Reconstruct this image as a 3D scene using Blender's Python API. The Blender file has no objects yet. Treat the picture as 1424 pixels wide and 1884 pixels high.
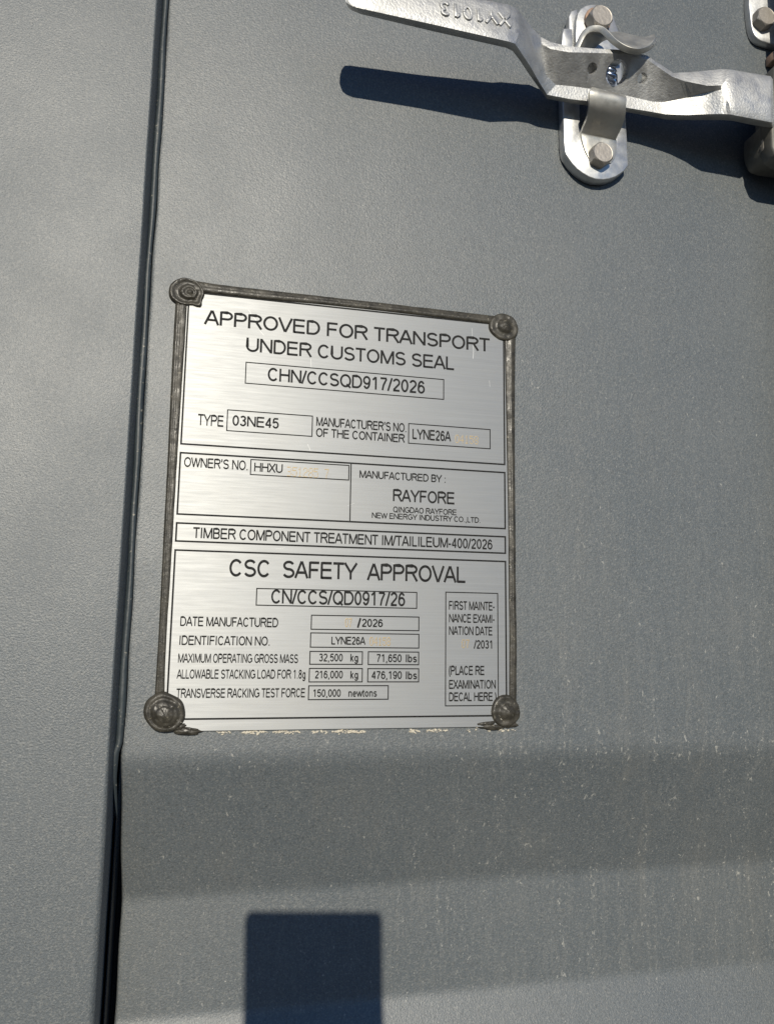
import bpy, bmesh, math, random
from mathutils import Vector, Matrix, noise

S = bpy.context.scene
COL = S.collection
R = math.radians

# ------------------------------------------------------------------ camera
# Lengths in millimetres: X right, Z up, N out of the door towards the viewer.
# (0,0,0) is the lower left corner of the ruled box on the plate.
CAM = Vector((17.6438, 51.3122, 460.8009))
RIGHT = Vector((0.974056, 0.014246, 0.225857))
DOWN = Vector((0.047030, -0.988971, -0.140447))
FWD = Vector((0.221365, 0.147426, -0.963983))
FPX = 1440.0

def W(v):                                   # (X, Z, N) mm -> Blender metres
    return Vector((v[0] * .001, -v[2] * .001, v[1] * .001))

cd = bpy.data.cameras.new('camera')
cam = bpy.data.objects.new('camera', cd)
COL.objects.link(cam)
def wdir(v): return Vector((v[0], -v[2], v[1])).normalized()
rx, ry, rz = wdir(RIGHT), wdir(-DOWN), wdir(-FWD)
m = Matrix((rx, ry, rz)).transposed().to_4x4()
m.translation = W(CAM)
cam.matrix_world = m
cd.sensor_fit = 'VERTICAL'
cd.sensor_height = 24
cd.sensor_width = 24
cd.lens = 24 * FPX / 1884
cd.clip_start = .004
cd.clip_end = 2000
S.camera = cam

# ------------------------------------------------------------------ sky, sun, exposure
SUN = Vector((-0.13709, 0.33544, 0.93203))   # (X, Z, N) towards the sun
wo = bpy.data.worlds.new('World')
S.world = wo
wo.use_nodes = True
nt = wo.node_tree
sky = nt.nodes.new('ShaderNodeTexSky')
sky.sky_type = 'NISHITA'
sky.sun_disc = False
sky.sun_elevation = R(19.6)
sky.sun_rotation = math.atan2(-0.13709, -0.93203)
sky.air_density = .8
sky.dust_density = 0
sky.ozone_density = 7
nt.links.new(sky.outputs[0], nt.nodes['Background'].inputs[0])
nt.nodes['Background'].inputs[1].default_value = .085
sl = bpy.data.lights.new('sun', 'SUN')
sl.energy = 4.2
sl.angle = R(.53)
sl.color = (1, .925, .785)
so = bpy.data.objects.new('sun', sl)
so.rotation_euler = (-wdir(SUN)).to_track_quat('-Z', 'Y').to_euler()
so.location = (-.4, -3, 1.5)
COL.objects.link(so)
S.view_settings.view_transform = 'Standard'
S.view_settings.look = 'None'
S.view_settings.exposure = 0
S.view_settings.gamma = 1
S.view_settings.use_curve_mapping = False
S.render.engine = 'CYCLES'
S.cycles.max_bounces = 6

# ------------------------------------------------------------------ helpers
def at(px, py, h=0.0):
    """point at height h over the door plane seen at a photo position -> (X, Z, N) mm"""
    d = RIGHT * ((px - 712) / FPX) + DOWN * ((py - 942) / FPX) + FWD
    t = (h - CAM[2]) / d[2]
    return CAM + d * t

def link(name, bm, mat, parent=None, smooth=True, angle=None):
    bmesh.ops.recalc_face_normals(bm, faces=bm.faces)
    me = bpy.data.meshes.new(name)
    bm.to_mesh(me)
    bm.free()
    for p in me.polygons: p.use_smooth = smooth
    o = bpy.data.objects.new(name, me)
    me.materials.append(mat)
    COL.objects.link(o)
    if parent:
        o.parent = parent
    return o

def tag(o, label=None, cat=None, group=None, kind=None):
    if label: o['label'] = label
    if cat: o['category'] = cat
    if group: o['group'] = group
    if kind: o['kind'] = kind
    return o

def thing(name, label, cat, group=None):
    o = bpy.data.objects.new(name, None)
    o.empty_display_size = .02
    COL.objects.link(o)
    return tag(o, label, cat, group)

def bevel(o, w, seg=2, ang=28):
    b = o.modifiers.new('bevel', 'BEVEL')
    b.width = w * .001
    b.segments = seg
    b.limit_method = 'ANGLE'
    b.angle_limit = R(ang)
    b.harden_normals = False
    return o

def bake(o):
    """apply the modifiers so that cutters can be thrown away"""
    dg = bpy.context.evaluated_depsgraph_get()
    dg.update()
    me = bpy.data.meshes.new_from_object(o.evaluated_get(dg))
    o.modifiers.clear()
    o.data = me
    return o

def cut(o, cutter):
    b = o.modifiers.new('cut', 'BOOLEAN')
    b.object = cutter
    b.operation = 'DIFFERENCE'
    b.solver = 'EXACT'
    bpy.context.view_layer.update()
    bake(o)
    bpy.data.objects.remove(cutter)
    for p in o.data.polygons: p.use_smooth = True
    return o

def prism(bm, poly, n0, n1):
    """poly: (X,Z) mm list, extruded between heights n0 and n1"""
    a = [bm.verts.new(W((x, z, n0))) for x, z in poly]
    b = [bm.verts.new(W((x, z, n1))) for x, z in poly]
    k = len(poly)
    bm.faces.new(a)
    bm.faces.new(b)
    for i in range(k):
        bm.faces.new((a[i], a[(i + 1) % k], b[(i + 1) % k], b[i]))
    return bm

def rows(bm, rws, closed=True, caps=True):
    """skin a list of point rings (X,Z,N)"""
    vs = [[bm.verts.new(W(p)) for p in r] for r in rws]
    k = len(rws[0])
    for a, b in zip(vs, vs[1:]):
        for i in range(k if closed else k - 1):
            j = (i + 1) % k
            bm.faces.new((a[i], a[j], b[j], b[i]))
    if caps and closed:
        bm.faces.new(vs[0])
        bm.faces.new(vs[-1])
    return bm

def spline(pts, n):
    """Catmull-Rom through points (any dimension), n steps per span"""
    P = [Vector(p) for p in pts]
    P = [P[0] * 2 - P[1]] + P + [P[-1] * 2 - P[-2]]
    out = []
    for i in range(1, len(P) - 2):
        a, b, c, d = P[i - 1:i + 3]
        for s in range(n):
            t = s / n
            out.append(.5 * ((2 * b) + (c - a) * t + (2 * a - 5 * b + 4 * c - d) * t * t + (3 * b - a - 3 * c + d) * t ** 3))
    out.append(P[-2])
    return out

def lerp(a, b, t): return a + (b - a) * t

def interp(table, x):
    if x <= table[0][0]: return table[0][1]
    for (a, va), (b, vb) in zip(table, table[1:]):
        if x <= b:
            t = (x - a) / (b - a)
            return va + (vb - va) * t
    return table[-1][1]

# ------------------------------------------------------------------ materials
class Mat:
    def __init__(s, name):
        s.m = bpy.data.materials.new(name)
        s.m.use_nodes = True
        s.t = s.m.node_tree
        s.b = s.t.nodes['Principled BSDF']
        s.tc = s.t.nodes.new('ShaderNodeTexCoord')
        s.co = s.tc.outputs['Object']
    def set(s, **k):
        for n, v in k.items():
            s.b.inputs[n.replace('_', ' ')].default_value = v
        return s
    def N(s, typ, **k):
        n = s.t.nodes.new(typ)
        for a, v in k.items(): setattr(n, a, v)
        return n
    def L(s, a, b): s.t.links.new(a, b)
    def mapped(s, scale, loc=(0, 0, 0)):
        n = s.N('ShaderNodeMapping')
        n.inputs['Scale'].default_value = scale
        n.inputs['Location'].default_value = loc
        s.L(s.co, n.inputs[0])
        return n.outputs[0]
    def noise(s, scale, detail=2, rough=.5, co=None, dist=0):
        n = s.N('ShaderNodeTexNoise')
        n.inputs['Scale'].default_value = scale
        n.inputs['Detail'].default_value = detail
        n.inputs['Roughness'].default_value = rough
        n.inputs['Distortion'].default_value = dist
        s.L(co or s.co, n.inputs['Vector'])
        return n.outputs['Fac']
    def ramp(s, fac, stops):
        n = s.N('ShaderNodeMapRange')
        n.inputs['From Min'].default_value, n.inputs['From Max'].default_value = stops[0], stops[1]
        n.inputs['To Min'].default_value, n.inputs['To Max'].default_value = (stops + (0, 1))[2:4] if len(stops) < 4 else stops[2:4]
        s.L(fac, n.inputs['Value'])
        return n.outputs[0]
    def math(s, op, a, b=None):
        n = s.N('ShaderNodeMath', operation=op)
        n.use_clamp = op in ('ADD', 'MULTIPLY')
        for i, v in enumerate((a, b)):
            if v is None: continue
            if isinstance(v, (int, float)): n.inputs[i].default_value = v
            else: s.L(v, n.inputs[i])
        return n.outputs[0]
    def mix(s, fac, a, b):
        n = s.N('ShaderNodeMix', data_type='RGBA')
        for i, v in ((0, fac), (6, a), (7, b)):
            if isinstance(v, (int, float)): n.inputs[i].default_value = v
            elif isinstance(v, tuple): n.inputs[i].default_value = v + (1,)
            else: s.L(v, n.inputs[i])
        return n.outputs[2]
    def bump(s, h, strength, dist_mm):
        n = s.N('ShaderNodeBump')
        n.inputs['Strength'].default_value = strength
        n.inputs['Distance'].default_value = dist_mm * .001
        s.L(h, n.inputs['Height'])
        prev = getattr(s, 'nrm', None)
        if prev: s.L(prev, n.inputs['Normal'])
        s.nrm = n.outputs[0]
        s.L(n.outputs[0], s.b.inputs['Normal'])
        return s
    def col(s, c):
        s.L(c, s.b.inputs['Base Color'])
        return s

def paint(name, dirt=1.0, grain=1.0):
    a = Mat(name).set(Roughness=.5)
    a.b.inputs['Specular IOR Level'].default_value = .72
    big = a.noise(9, 3)
    c = a.mix(a.ramp(big, (.3, .7)), (.083, .098, .108), (.100, .113, .120))
    fine = a.noise(950, 2, .6)
    c = a.mix(a.ramp(fine, (.50, .66, 0, .45)), c, (.22, .22, .205))
    fine2 = a.noise(800, 2, .6, a.mapped((1, 1, 1), (3, 5, 1)))
    c = a.mix(a.ramp(fine2, (.52, .68, 0, .5)), c, (.045, .05, .052))
    # dust: specks gathered in vertical runs, most of it on the lower part of the door
    sep = a.N('ShaderNodeSeparateXYZ')
    a.L(a.co, sep.inputs[0])
    low = a.math('MULTIPLY', a.ramp(sep.outputs['Z'], (.46, -.10)), a.ramp(sep.outputs['Z'], (-.185, -.160, .25, 1)))
    ledge = a.math('MULTIPLY', a.ramp(sep.outputs['Z'], (-.036, -.022)), a.ramp(sep.outputs['Z'], (-.008, -.018)))
    right = a.ramp(sep.outputs['X'], (-.03, .22, .45, .9))
    runs = a.ramp(a.noise(1, 3, .6, a.mapped((95, 95, 6))), (.40, .72))
    amount = a.math('MULTIPLY', a.math('MULTIPLY', low, right), a.math('ADD', a.math('MULTIPLY', runs, .8), .3))
    film = a.ramp(a.noise(1, 4, .65, a.mapped((380, 380, 40))), (.45, .8))
    c = a.mix(a.math('MULTIPLY', a.math('MULTIPLY', film, amount), .5 * dirt), c, (.22, .22, .205))
    stain = a.ramp(a.noise(1, 4, .6, a.mapped((34, 34, 5), (2, 0, 7))), (.48, .72))
    c = a.mix(a.math('MULTIPLY', a.math('MULTIPLY', stain, amount), .40 * dirt), c, (.150, .145, .128))
    sp = a.noise(480, 3, .7, a.mapped((1, 1, .6)), dist=.6)
    spm = a.math('MULTIPLY', a.ramp(a.math('ADD', a.math('ADD', a.math('MULTIPLY', amount, .13), a.math('MULTIPLY', ledge, .03)), sp), (.69, .765)), .56 * dirt)
    c = a.mix(spm, c, (.44, .43, .385))
    # sparse bigger flecks and short scratches
    v = a.N('ShaderNodeTexVoronoi')
    v.inputs['Scale'].default_value = 1
    a.L(a.mapped((150, 150, 170)), v.inputs['Vector'])
    vd = a.math('ADD', v.outputs['Distance'], a.math('MULTIPLY', a.noise(900, 2), .16))
    sc = a.N('ShaderNodeSeparateColor')
    a.L(v.outputs['Color'], sc.inputs[0])
    keep = a.math('GREATER_THAN', sc.outputs[0], .88)
    fl = a.math('MULTIPLY', a.math('LESS_THAN', vd, .105), a.math('MULTIPLY', keep, a.ramp(low, (.15, .5))))
    c = a.mix(a.math('MULTIPLY', fl, .8 * dirt), c, (.58, .55, .47))
    a.col(c)
    a.L(a.ramp(a.noise(14, 3), (.3, .7, .43, .51)), a.b.inputs['Roughness'])
    a.bump(a.noise(1000, 3, .6), .75 * grain, .30)
    a.bump(a.noise(40, 2), .10, .6)
    return a.m

M = {}
M['paint'] = paint('door_paint')
M['paint_clean'] = paint('door_paint_left', .55, 1.15)

a = Mat('seam_sealant').set(Roughness=.5)
c = a.mix(a.noise(300, 3), (.026, .035, .041), (.042, .053, .059))
a.col(a.mix(a.ramp(a.noise(420, 3), (.66, .74)), c, (.25, .24, .2))).bump(a.noise(160, 3), .5, .8)
M['seam'] = a.m

a = Mat('black_rubber').set(Roughness=.6)
a.col(a.mix(a.noise(90, 3), (.008, .009, .010), (.018, .020, .022))).bump(a.noise(300, 2), .3, .3)
M['rubber'] = a.m

# brushed aluminium: fine horizontal scratches
a = Mat('brushed_aluminium').set(Metallic=.62, Roughness=.4)
br = a.noise(1, 4, .7, a.mapped((14, 1, 1900)))
br2 = a.noise(1, 3, .6, a.mapped((45, 1, 700), (4, 0, 9)))
bl = a.noise(22, 4, .6)
c = a.mix(a.ramp(br, (.3, .7)), (.325, .333, .334), (.385, .394, .394))
c = a.mix(a.math('MULTIPLY', a.ramp(bl, (.45, .8)), .3), c, (.38, .375, .35))
a.col(c)
a.L(a.ramp(br2, (.3, .7, .50, .57)), a.b.inputs['Roughness'])
a.b.inputs['Anisotropic'].default_value = .6
a.b.inputs['Anisotropic Rotation'].default_value = .25
tg = a.N('ShaderNodeCombineXYZ')
tg.inputs[0].default_value = 1
a.L(tg.outputs[0], a.b.inputs['Tangent'])
a.bump(br, .25, .05)
a.bump(a.noise(30, 2), .10, .6)
a.bump(a.noise(9, 1), .12, 1.5)
M['plate'] = a.m

a = Mat('black_print').set(Roughness=.7)
a.b.inputs['Specular IOR Level'].default_value = .2
a.col(a.mix(a.ramp(a.noise(700, 3), (.4, .75)), (.008, .008, .008), (.03, .03, .029)))
M['ink'] = a.m

a = Mat('stamped_gold').set(Roughness=.5, Metallic=.3)
a.col(a.mix(a.noise(900, 2), (.27, .20, .10), (.43, .34, .20)))
M['gold'] = a.m

a = Mat('brown_sealant').set(Roughness=.4)
a.b.inputs['Specular IOR Level'].default_value = .35
c = a.mix(a.ramp(a.noise(120, 4, .6), (.35, .7)), (.026, .024, .019), (.070, .064, .050))
c = a.mix(a.ramp(a.noise(520, 3, .7), (.62, .74)), c, (.24, .22, .17))
a.col(c)
a.L(a.ramp(a.noise(200, 3), (.3, .7, .28, .55)), a.b.inputs['Roughness'])
a.bump(a.noise(230, 4, .6), .55, .7)
M['sealant'] = a.m

a = Mat('dry_sealant').set(Roughness=.75)
a.col(a.mix(a.noise(420, 3), (.42, .37, .28), (.70, .66, .56))).bump(a.noise(500, 3), .6, .5)
M['flake'] = a.m

def galv(name, lo, hi, rough, grain, gs, spangle=60):
    a = Mat(name).set(Metallic=.8)
    c = a.mix(a.ramp(a.noise(spangle, 4, .6), (.3, .7)), lo, hi)
    c = a.mix(a.ramp(a.noise(330, 4, .7), (.63, .75, 0, .6)), c, (.34, .33, .30))
    a.col(c)
    a.L(a.ramp(a.noise(150, 3), (.3, .7, rough - .07, rough + .1)), a.b.inputs['Roughness'])
    a.bump(a.noise(gs, 3, .55), grain, .42)
    a.bump(a.noise(gs * .2, 2), grain * .22, .6)
    return a.m
M['cast'] = galv('galvanised_casting', (.42, .42, .41), (.56, .56, .545), .50, .6, 680, 90)
M['zinc'] = galv('galvanised_sheet', (.48, .485, .48), (.60, .605, .60), .43, .24, 320, 130)
M['zinc_strap'] = galv('galvanised_strap', (.42, .41, .375), (.53, .52, .48), .46, .25, 260)

a = Mat('bolt_steel').set(Metallic=.75, Roughness=.48)
a.col(a.mix(a.noise(240, 4), (.32, .29, .25), (.48, .445, .395))).bump(a.noise(420, 3), .35, .5)
M['bolt'] = a.m
a = Mat('shaded_steel').set(Metallic=.4, Roughness=.6)  # hub and clevis tone, darkened to stand in for the handle's shadow
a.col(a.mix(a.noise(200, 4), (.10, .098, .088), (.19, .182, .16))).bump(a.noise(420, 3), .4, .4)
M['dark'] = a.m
a = Mat('rusty_washer').set(Metallic=.3, Roughness=.65)
a.col(a.mix(a.noise(400, 4), (.24, .13, .08), (.45, .33, .25))).bump(a.noise(420, 3), .4, .5)
M['rust'] = a.m
a = Mat('pin_chrome').set(Metallic=1, Roughness=.2)
a.col(a.mix(a.noise(120, 2), (.42, .50, .68), (.62, .68, .82))).bump(a.noise(1, 3, .5, a.mapped((60, 60, 700))), .25, .4)
M['chrome'] = a.m
a = Mat('phone_shell').set(Roughness=.3)
a.col(a.mix(a.noise(60, 2), (.03, .035, .045), (.035, .04, .05)))
M['phone'] = a.m
a = Mat('lens_glass').set(Roughness=.05)
a.col(a.mix(a.noise(60, 2), (.006, .006, .008), (.01, .01, .012)))
M['lens'] = a.m
a = Mat('bounce_ground').set(Roughness=.9)  # ground out of view, kept dark to hold down its bounce light
a.col(a.mix(a.ramp(a.noise(2.2, 6, .6), (.3, .7)), (.045, .046, .047), (.085, .084, .08))).bump(a.noise(60, 5), .5, 8)
M['yard'] = a.m

# ------------------------------------------------------------------ unseen ground, added for bounce light and reflections in the metal
bm = bmesh.new()
g = [bm.verts.new(p) for p in ((-600, -600, -1.25), (600, -600, -1.25), (600, 600, -1.25), (-600, 600, -1.25))]
bm.faces.new(g)
tag(link('ground', bm, M['yard'], smooth=False), 'unseen dark ground below the frame, added for bounce light and reflections', 'ground', kind='structure')

# ------------------------------------------------------------------ container doors
PN = -1.6                                  # panel face, a little under the plate face
FOLD = [(-420, PN), (-240, PN), (-167, -31), (-102, -31), (-23, PN), (760, PN)]
def panel_n(z):
    s = 0
    for k in range(-6, 7):
        s += interp(FOLD, z + k * (.95 if z > -60 else .45))
    return s / 13
def panel_edge(z):
    return interp([(-110, -20.2), (-60, -21.2), (-20, -22.6), (760, -22.6)], z) + .25 * math.sin(z * .11) + .2 * math.sin(z * .043 + 1)

door = thing('container_door', 'grey container door leaf with horizontal corrugation, carrying the metal plate and handle', 'container door', 'container doors')
bm = bmesh.new()
zs = []
z = -420
while z <= 760:
    zs.append(z)
    z += 2 if -290 < z < 20 else 10
xs = [0, 1.2, 3, 8] + list(range(16, 780, 12))
grid = []
for z in zs:
    r = []
    for i, dx in enumerate(xs):
        x = panel_edge(z) * max(0, 1 - dx / 60) + -22 * min(1, dx / 60) + dx
        n = panel_n(z)
        n += .35 * (noise.noise((x * .009, z * .006, 3.1)) - .1) + .12 * noise.noise((x * .03, z * .02, 7))
        if i == 0: n -= .9
        r.append(bm.verts.new(W((x, z, n))))
    grid.append(r)
for a_, b_ in zip(grid, grid[1:]):
    for i in range(len(xs) - 1):
        bm.faces.new((a_[i], a_[i + 1], b_[i + 1], b_[i]))
panel = link('panel', bm, M['paint'], door)
if panel.data.polygons[50].normal.y > 0:
    panel.data.flip_normals()
sm = panel.modifiers.new('sheet', 'SOLIDIFY')
sm.thickness = .0018
sm.offset = -1

# paint-covered sealant bead down the seam
bm = bmesh.new()
path = []
z = 760
while z > -16:
    path.append((-23.9 + .35 * math.sin(z * .021) + .22 * math.sin(z * .083 + 2), z, -.4 + .2 * math.sin(z * .05), 1.75 + .22 * math.sin(z * .037 + 1) + .15 * math.sin(z * .13)))
    z -= 4
for px, py, h, r in ((213, 1385, -.4, 1.95), (211.5, 1400, -.9, 1.95), (210.5, 1415, -1.6, 1.8), (210, 1432, -2.7, 1.6), (211, 1450, -4.6, 1.4), (212.5, 1470, -8, 1.15), (214, 1492, -12, .8), (215.5, 1515, -17, .4)):
    p = at(px, py, h)
    path.append((p[0], p[1], p[2], r))
rings = []
for x, z, n, r in path:
    w_ = 1.0 if z > -30 else max(.2, 1 + (z + 30) * .03)
    rings.append([(x + r * math.cos(t), z, n + r * math.sin(t) * .9) for t in [math.pi * k / 9 for k in range(8)]] +
                 [(x - r - .2 * w_, z, n - .35), (x - r - w_ * .6, z, n - .55 + .1 * math.sin(z * .2)), (x - r - w_, z, n - .3), (x - r - w_ - .8, z, n - 1.6), (x, z, n - 2.6), (x + r * .9, z, n - 1.4)])
link('seam_sealant', rows(bm, rings), M['seam'], door)

# rubber seal deep in the gap
bm = bmesh.new()
prof = [(-34, -70), (-34, -50), (-28, -46), (-24.6, -43), (-23.4, -46), (-20, -47), (-14, -44.5), (-8, -45), (-8, -70)]
link('rubber_seal', rows(bm, [[(x, z, n) for x, n in prof] for z in (-420, 760)]), M['rubber'], door, smooth=False)

left = thing('container_door', 'smooth grey flat edge of the neighbouring door leaf, left of the dark seam', 'container door', 'container doors')
bm = bmesh.new()
LH = 10
ringz = []
for z in range(-420, 761, 10):
    LX = interp([(-170, -30.4), (-60, -29.8), (0, -29.1), (760, -29.1)], z)
    LR = interp([(-170, 3.7), (-60, 3.0), (0, 1.2), (760, 1.2)], z)
    th_ = interp([(-60, 86), (0, 75)], z)
    prof = [(-460, -75), (-460, LH - 3), (-457, LH), (-300, LH), (-120, LH), (-60, LH)]
    prof += [(LX + LR * math.sin(t), LH - LR + LR * math.cos(t)) for t in [R(th_) * k / 8 for k in range(9)]]
    xe, ne = prof[-1]
    xe += (ne + 1) * math.tan(R(90 - th_))
    prof += [(xe, -1), (xe + .4, -20), (xe + .4, -75)]
    ringz.append([(x + (.22 * noise.noise((0, z * .02, 5)) if x > -40 else 0), z, n) for x, n in prof])
o = link('face_sheet', rows(bm, ringz), M['paint_clean'], left)
bm = bmesh.new()
prism(bm, [(-24.4, -420), (-23.8, -420), (-23.8, 760), (-24.4, 760)], -74, -14)
link('rubber_strip', bm, M['rubber'], left, smooth=False)

# ------------------------------------------------------------------ plate
plate = thing('data_plate', 'brushed metal approval plate with black lettering riveted to the grey door', 'plate')
bm = bmesh.new()
def rrect(x0, z0, x1, z1, r, k=4):
    out = []
    for cx, cz, a0 in ((x1 - r, z1 - r, 0), (x0 + r, z1 - r, 90), (x0 + r, z0 + r, 180), (x1 - r, z0 + r, 270)):
        out += [(cx + r * math.cos(R(a0 + 90 * i / k)), cz + r * math.sin(R(a0 + 90 * i / k))) for i in range(k + 1)]
    return out
PX0, PZ0, PX1, PZ1 = -4.6, -6.6, 203.6, 254.2
prism(bm, rrect(PX0, PZ0, PX1, PZ1, 2), -1.4, 0)
o = link('sheet', bm, M['plate'], plate, smooth=False)
bevel(o, .25, 2)

# --- ruled lines
TH = .09
def rule(bm, x0, z0, x1, z1, w):
    if abs(x1 - x0) > abs(z1 - z0):
        if x1 < x0: x0, z0, x1, z1 = x1, z1, x0, z0
        prism(bm, [(x0 - w / 2, z0 - w / 2), (x1 + w / 2, z1 - w / 2), (x1 + w / 2, z1 + w / 2), (x0 - w / 2, z0 + w / 2)], .001, TH)
    else:
        if z1 < z0: x0, z0, x1, z1 = x1, z1, x0, z0
        prism(bm, [(x0 - w / 2, z0 + w / 2), (x0 + w / 2, z0 + w / 2), (x1 + w / 2, z1 - w / 2), (x1 - w / 2, z1 - w / 2)], .001, TH - .01)
def box(bm, x0, z0, x1, z1, w):
    rule(bm, x0, z0, x1, z0, w)
    rule(bm, x0, z1, x1, z1, w)
    rule(bm, x0, z0, x0, z1, w)
    rule(bm, x1, z0, x1, z1, w)
def boxp(bm, tl, br, w):
    a, b = at(*tl), at(*br)
    box(bm, a[0], b[1], b[0], a[1], w)
bm = bmesh.new()
for z0, z1 in ((156.1, 249.4), (114.8, 150.8), (99.2, 109.6), (0, 94)):
    box(bm, 0, z0, 200, z1, 1.0)
d0 = at(645, 905)
rule(bm, d0[0], 115, d0[0], 150.6, .7)
for tl, br in (((453.3, 666.4), (816, 734.9)), ((419.3, 754), (574.1, 802.9)), ((751.9, 779.3), (901.5, 825.7)),
               ((462.2, 845.4), (641.7, 883.2)), ((472.9, 1082.6), (766.4, 1119.3)), ((573.4, 1131.8), (770.4, 1160.4)),
               ((572, 1164.4), (770.4, 1192.4)), ((570.7, 1198.4), (666.5, 1222.5)), ((677.9, 1199.1), (770, 1223)),
               ((569.6, 1229.8), (666.3, 1254.5)), ((676.9, 1230.2), (770, 1254.5)), ((568.3, 1261.8), (714, 1286.4)),
               ((820, 1089.4), (916.6, 1297.9))):
    boxp(bm, tl, br, .62)
link('ruled_lines', bm, M['ink'], plate, smooth=False)

# --- stroke alphabet (sans, cap height 1)
def arc(cx, cy, rx, ry, a0, a1, n=14):
    return [(cx + rx * math.cos(R(lerp(a0, a1, i / n))), cy + ry * math.sin(R(lerp(a0, a1, i / n)))) for i in range(n + 1)]
HS = .058
ADV = dict(zip('ABCDEFGHIJKLMNOPQRSTUVWXYZ', (667, 667, 722, 722, 667, 611, 778, 722, 278, 500, 667, 556, 833, 722, 778, 667, 778, 722, 667, 611, 722, 667, 944, 667, 667, 611)))
ADV.update({c: 556 for c in '0123456789'})
ADV.update({'/': 300, '(': 333, ')': 333, '-': 333, '.': 278, ',': 278, ':': 278, "'": 222, ' ': 278,
            'k': 500, 'g': 556, 'l': 222, 'b': 556, 's': 500, 'n': 556, 'e': 556, 'w': 722, 't': 278, 'o': 556})
def glyph(ch):
    w = ADV[ch] / 718
    l, r, b, t = .105 + HS * .5, w - .075 - HS * .5, HS, 1 - HS
    if ch in '0123456789': l, r = .07 + HS, w - .06 - HS
    m = (l + r) / 2
    hw = (r - l) / 2
    cy = .5
    def S_(l, r, b, t):
        m = (l + r) / 2; hw = (r - l) / 2; mid = b + (t - b) * .51
        ru, rl = (t - mid) / 2, (mid - b) / 2
        return [arc(m, mid + ru, hw * .93, ru, 22, 200, 14) + arc(m, mid + ru, hw * .93, ru, 200, 262, 6)[1:] +
                arc(m, mid - rl, hw, rl, 78, 0, 6) + arc(m, mid - rl, hw, rl, 0, -160, 14)[1:]]
    if ch == 'A': return [[(.03, 0), (w / 2 - .012, 1)], [(w / 2 + .012, 1), (w - .03, 0)], [(.2, .33), (w - .2, .33)]]
    if ch == 'B':
        q = .53
        return [[(l, 0), (l, 1)], [(l, t), (m + .06, t)] + arc(m + .06, (t + q) / 2, hw - .09, (t - q) / 2, 90, -90) + [(l, q)],
                [(m + .06, q)] + arc(m + .06, (b + q) / 2, hw - .06, (q - b) / 2, 90, -90) + [(l, b)]]
    if ch == 'C': return [arc(m, cy, hw, .5 - HS, 38, 322, 28)]
    if ch == 'D': return [[(l, 0), (l, 1)], [(l, t), (m - .04, t)] + arc(m - .04, cy, hw + .04, .5 - HS, 90, -90, 22) + [(l, b)]]
    if ch == 'E': return [[(l, 0), (l, 1)], [(l, t), (r + .03, t)], [(l, .53), (r, .53)], [(l, b), (r + .05, b)]]
    if ch == 'F': return [[(l, 0), (l, 1)], [(l, t), (r + .05, t)], [(l, .51), (r - .02, .51)]]
    if ch == 'G': return [arc(m, cy, hw, .5 - HS, 40, 330, 28), [(m + .06, .47), (r + .02, .47), (r + .02, .12)]]
    if ch == 'H': return [[(l, 0), (l, 1)], [(r, 0), (r, 1)], [(l, .53), (r, .53)]]
    if ch == 'I': return [[(w / 2, 0), (w / 2, 1)]]
    if ch == 'J': return [[(r, 1), (r, .28)] + arc(m, .28, hw, .28 - HS, 0, -170)]
    if ch == 'K': return [[(l, 0), (l, 1)], [(l, .33), (r + .03, 1)], [(l + .2, .52), (r + .06, 0)]]
    if ch == 'L': return [[(l, 0), (l, 1)], [(l, b), (r + .06, b)]]
    if ch == 'M': return [[(l, 0), (l, 1)], [(r, 0), (r, 1)], [(l + .02, .98), (m, .03)], [(r - .02, .98), (m, .03)]]
    if ch == 'N': return [[(l, 0), (l, 1)], [(r, 0), (r, 1)], [(l + .01, .97), (r - .01, .03)]]
    if ch == 'O': return [arc(m, cy, hw, .5 - HS, 0, 360, 36)]
    if ch == 'Q': return [arc(m, cy, hw, .5 - HS, 0, 360, 36), [(m + .1, .24), (r + .03, -.03)]]
    if ch == 'P': return [[(l, 0), (l, 1)], [(l, t), (m + .06, t)] + arc(m + .06, .71, hw - .05, t - .71, 90, -90) + [(l, .71 - (t - .71))]]
    if ch == 'R': return [[(l, 0), (l, 1)], [(l, t), (m + .06, t)] + arc(m + .06, .73, hw - .06, t - .73, 90, -90) + [(l, .73 - (t - .73))],
                          [(m + .1, .47), (r + .05, 0)]]
    if ch == 'S': return S_(l, r, b, t)
    if ch == 'T': return [[(w / 2, 0), (w / 2, 1)], [(.03, t), (w - .03, t)]]
    if ch == 'U': return [[(l, 1), (l, .36)] + arc(m, .36, hw, .36 - HS, 180, 360, 18) + [(r, 1)]]
    if ch == 'V': return [[(.03, 1), (w / 2 - .01, 0)], [(w - .03, 1), (w / 2 + .01, 0)]]
    if ch == 'W': return [[(.03, 1), (w * .28, .02)], [(w * .28, .02), (w / 2, .97)], [(w / 2, .97), (w * .72, .02)], [(w * .72, .02), (w - .03, 1)]]
    if ch == 'X': return [[(.05, 1), (w - .04, 0)], [(w - .05, 1), (.04, 0)]]
    if ch == 'Y': return [[(.02, 1), (w / 2, .42)], [(w - .02, 1), (w / 2, .42)], [(w / 2, .44), (w / 2, 0)]]
    if ch == 'Z': return [[(l, t), (r, t), (l, b), (r, b)]]
    if ch == '0': return [arc(m, cy, hw, .5 - HS, 0, 360, 30)]
    if ch == '1': return [[(m + .06, 0), (m + .06, 1)], [(m + .04, .97), (l + .04, .75)]]
    if ch == '2': return [arc(m, .70, hw, .3 - HS, 165, -35, 16) + [(l + .02, b + .06)], [(l - .04, b), (r + .03, b)]]
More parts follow.
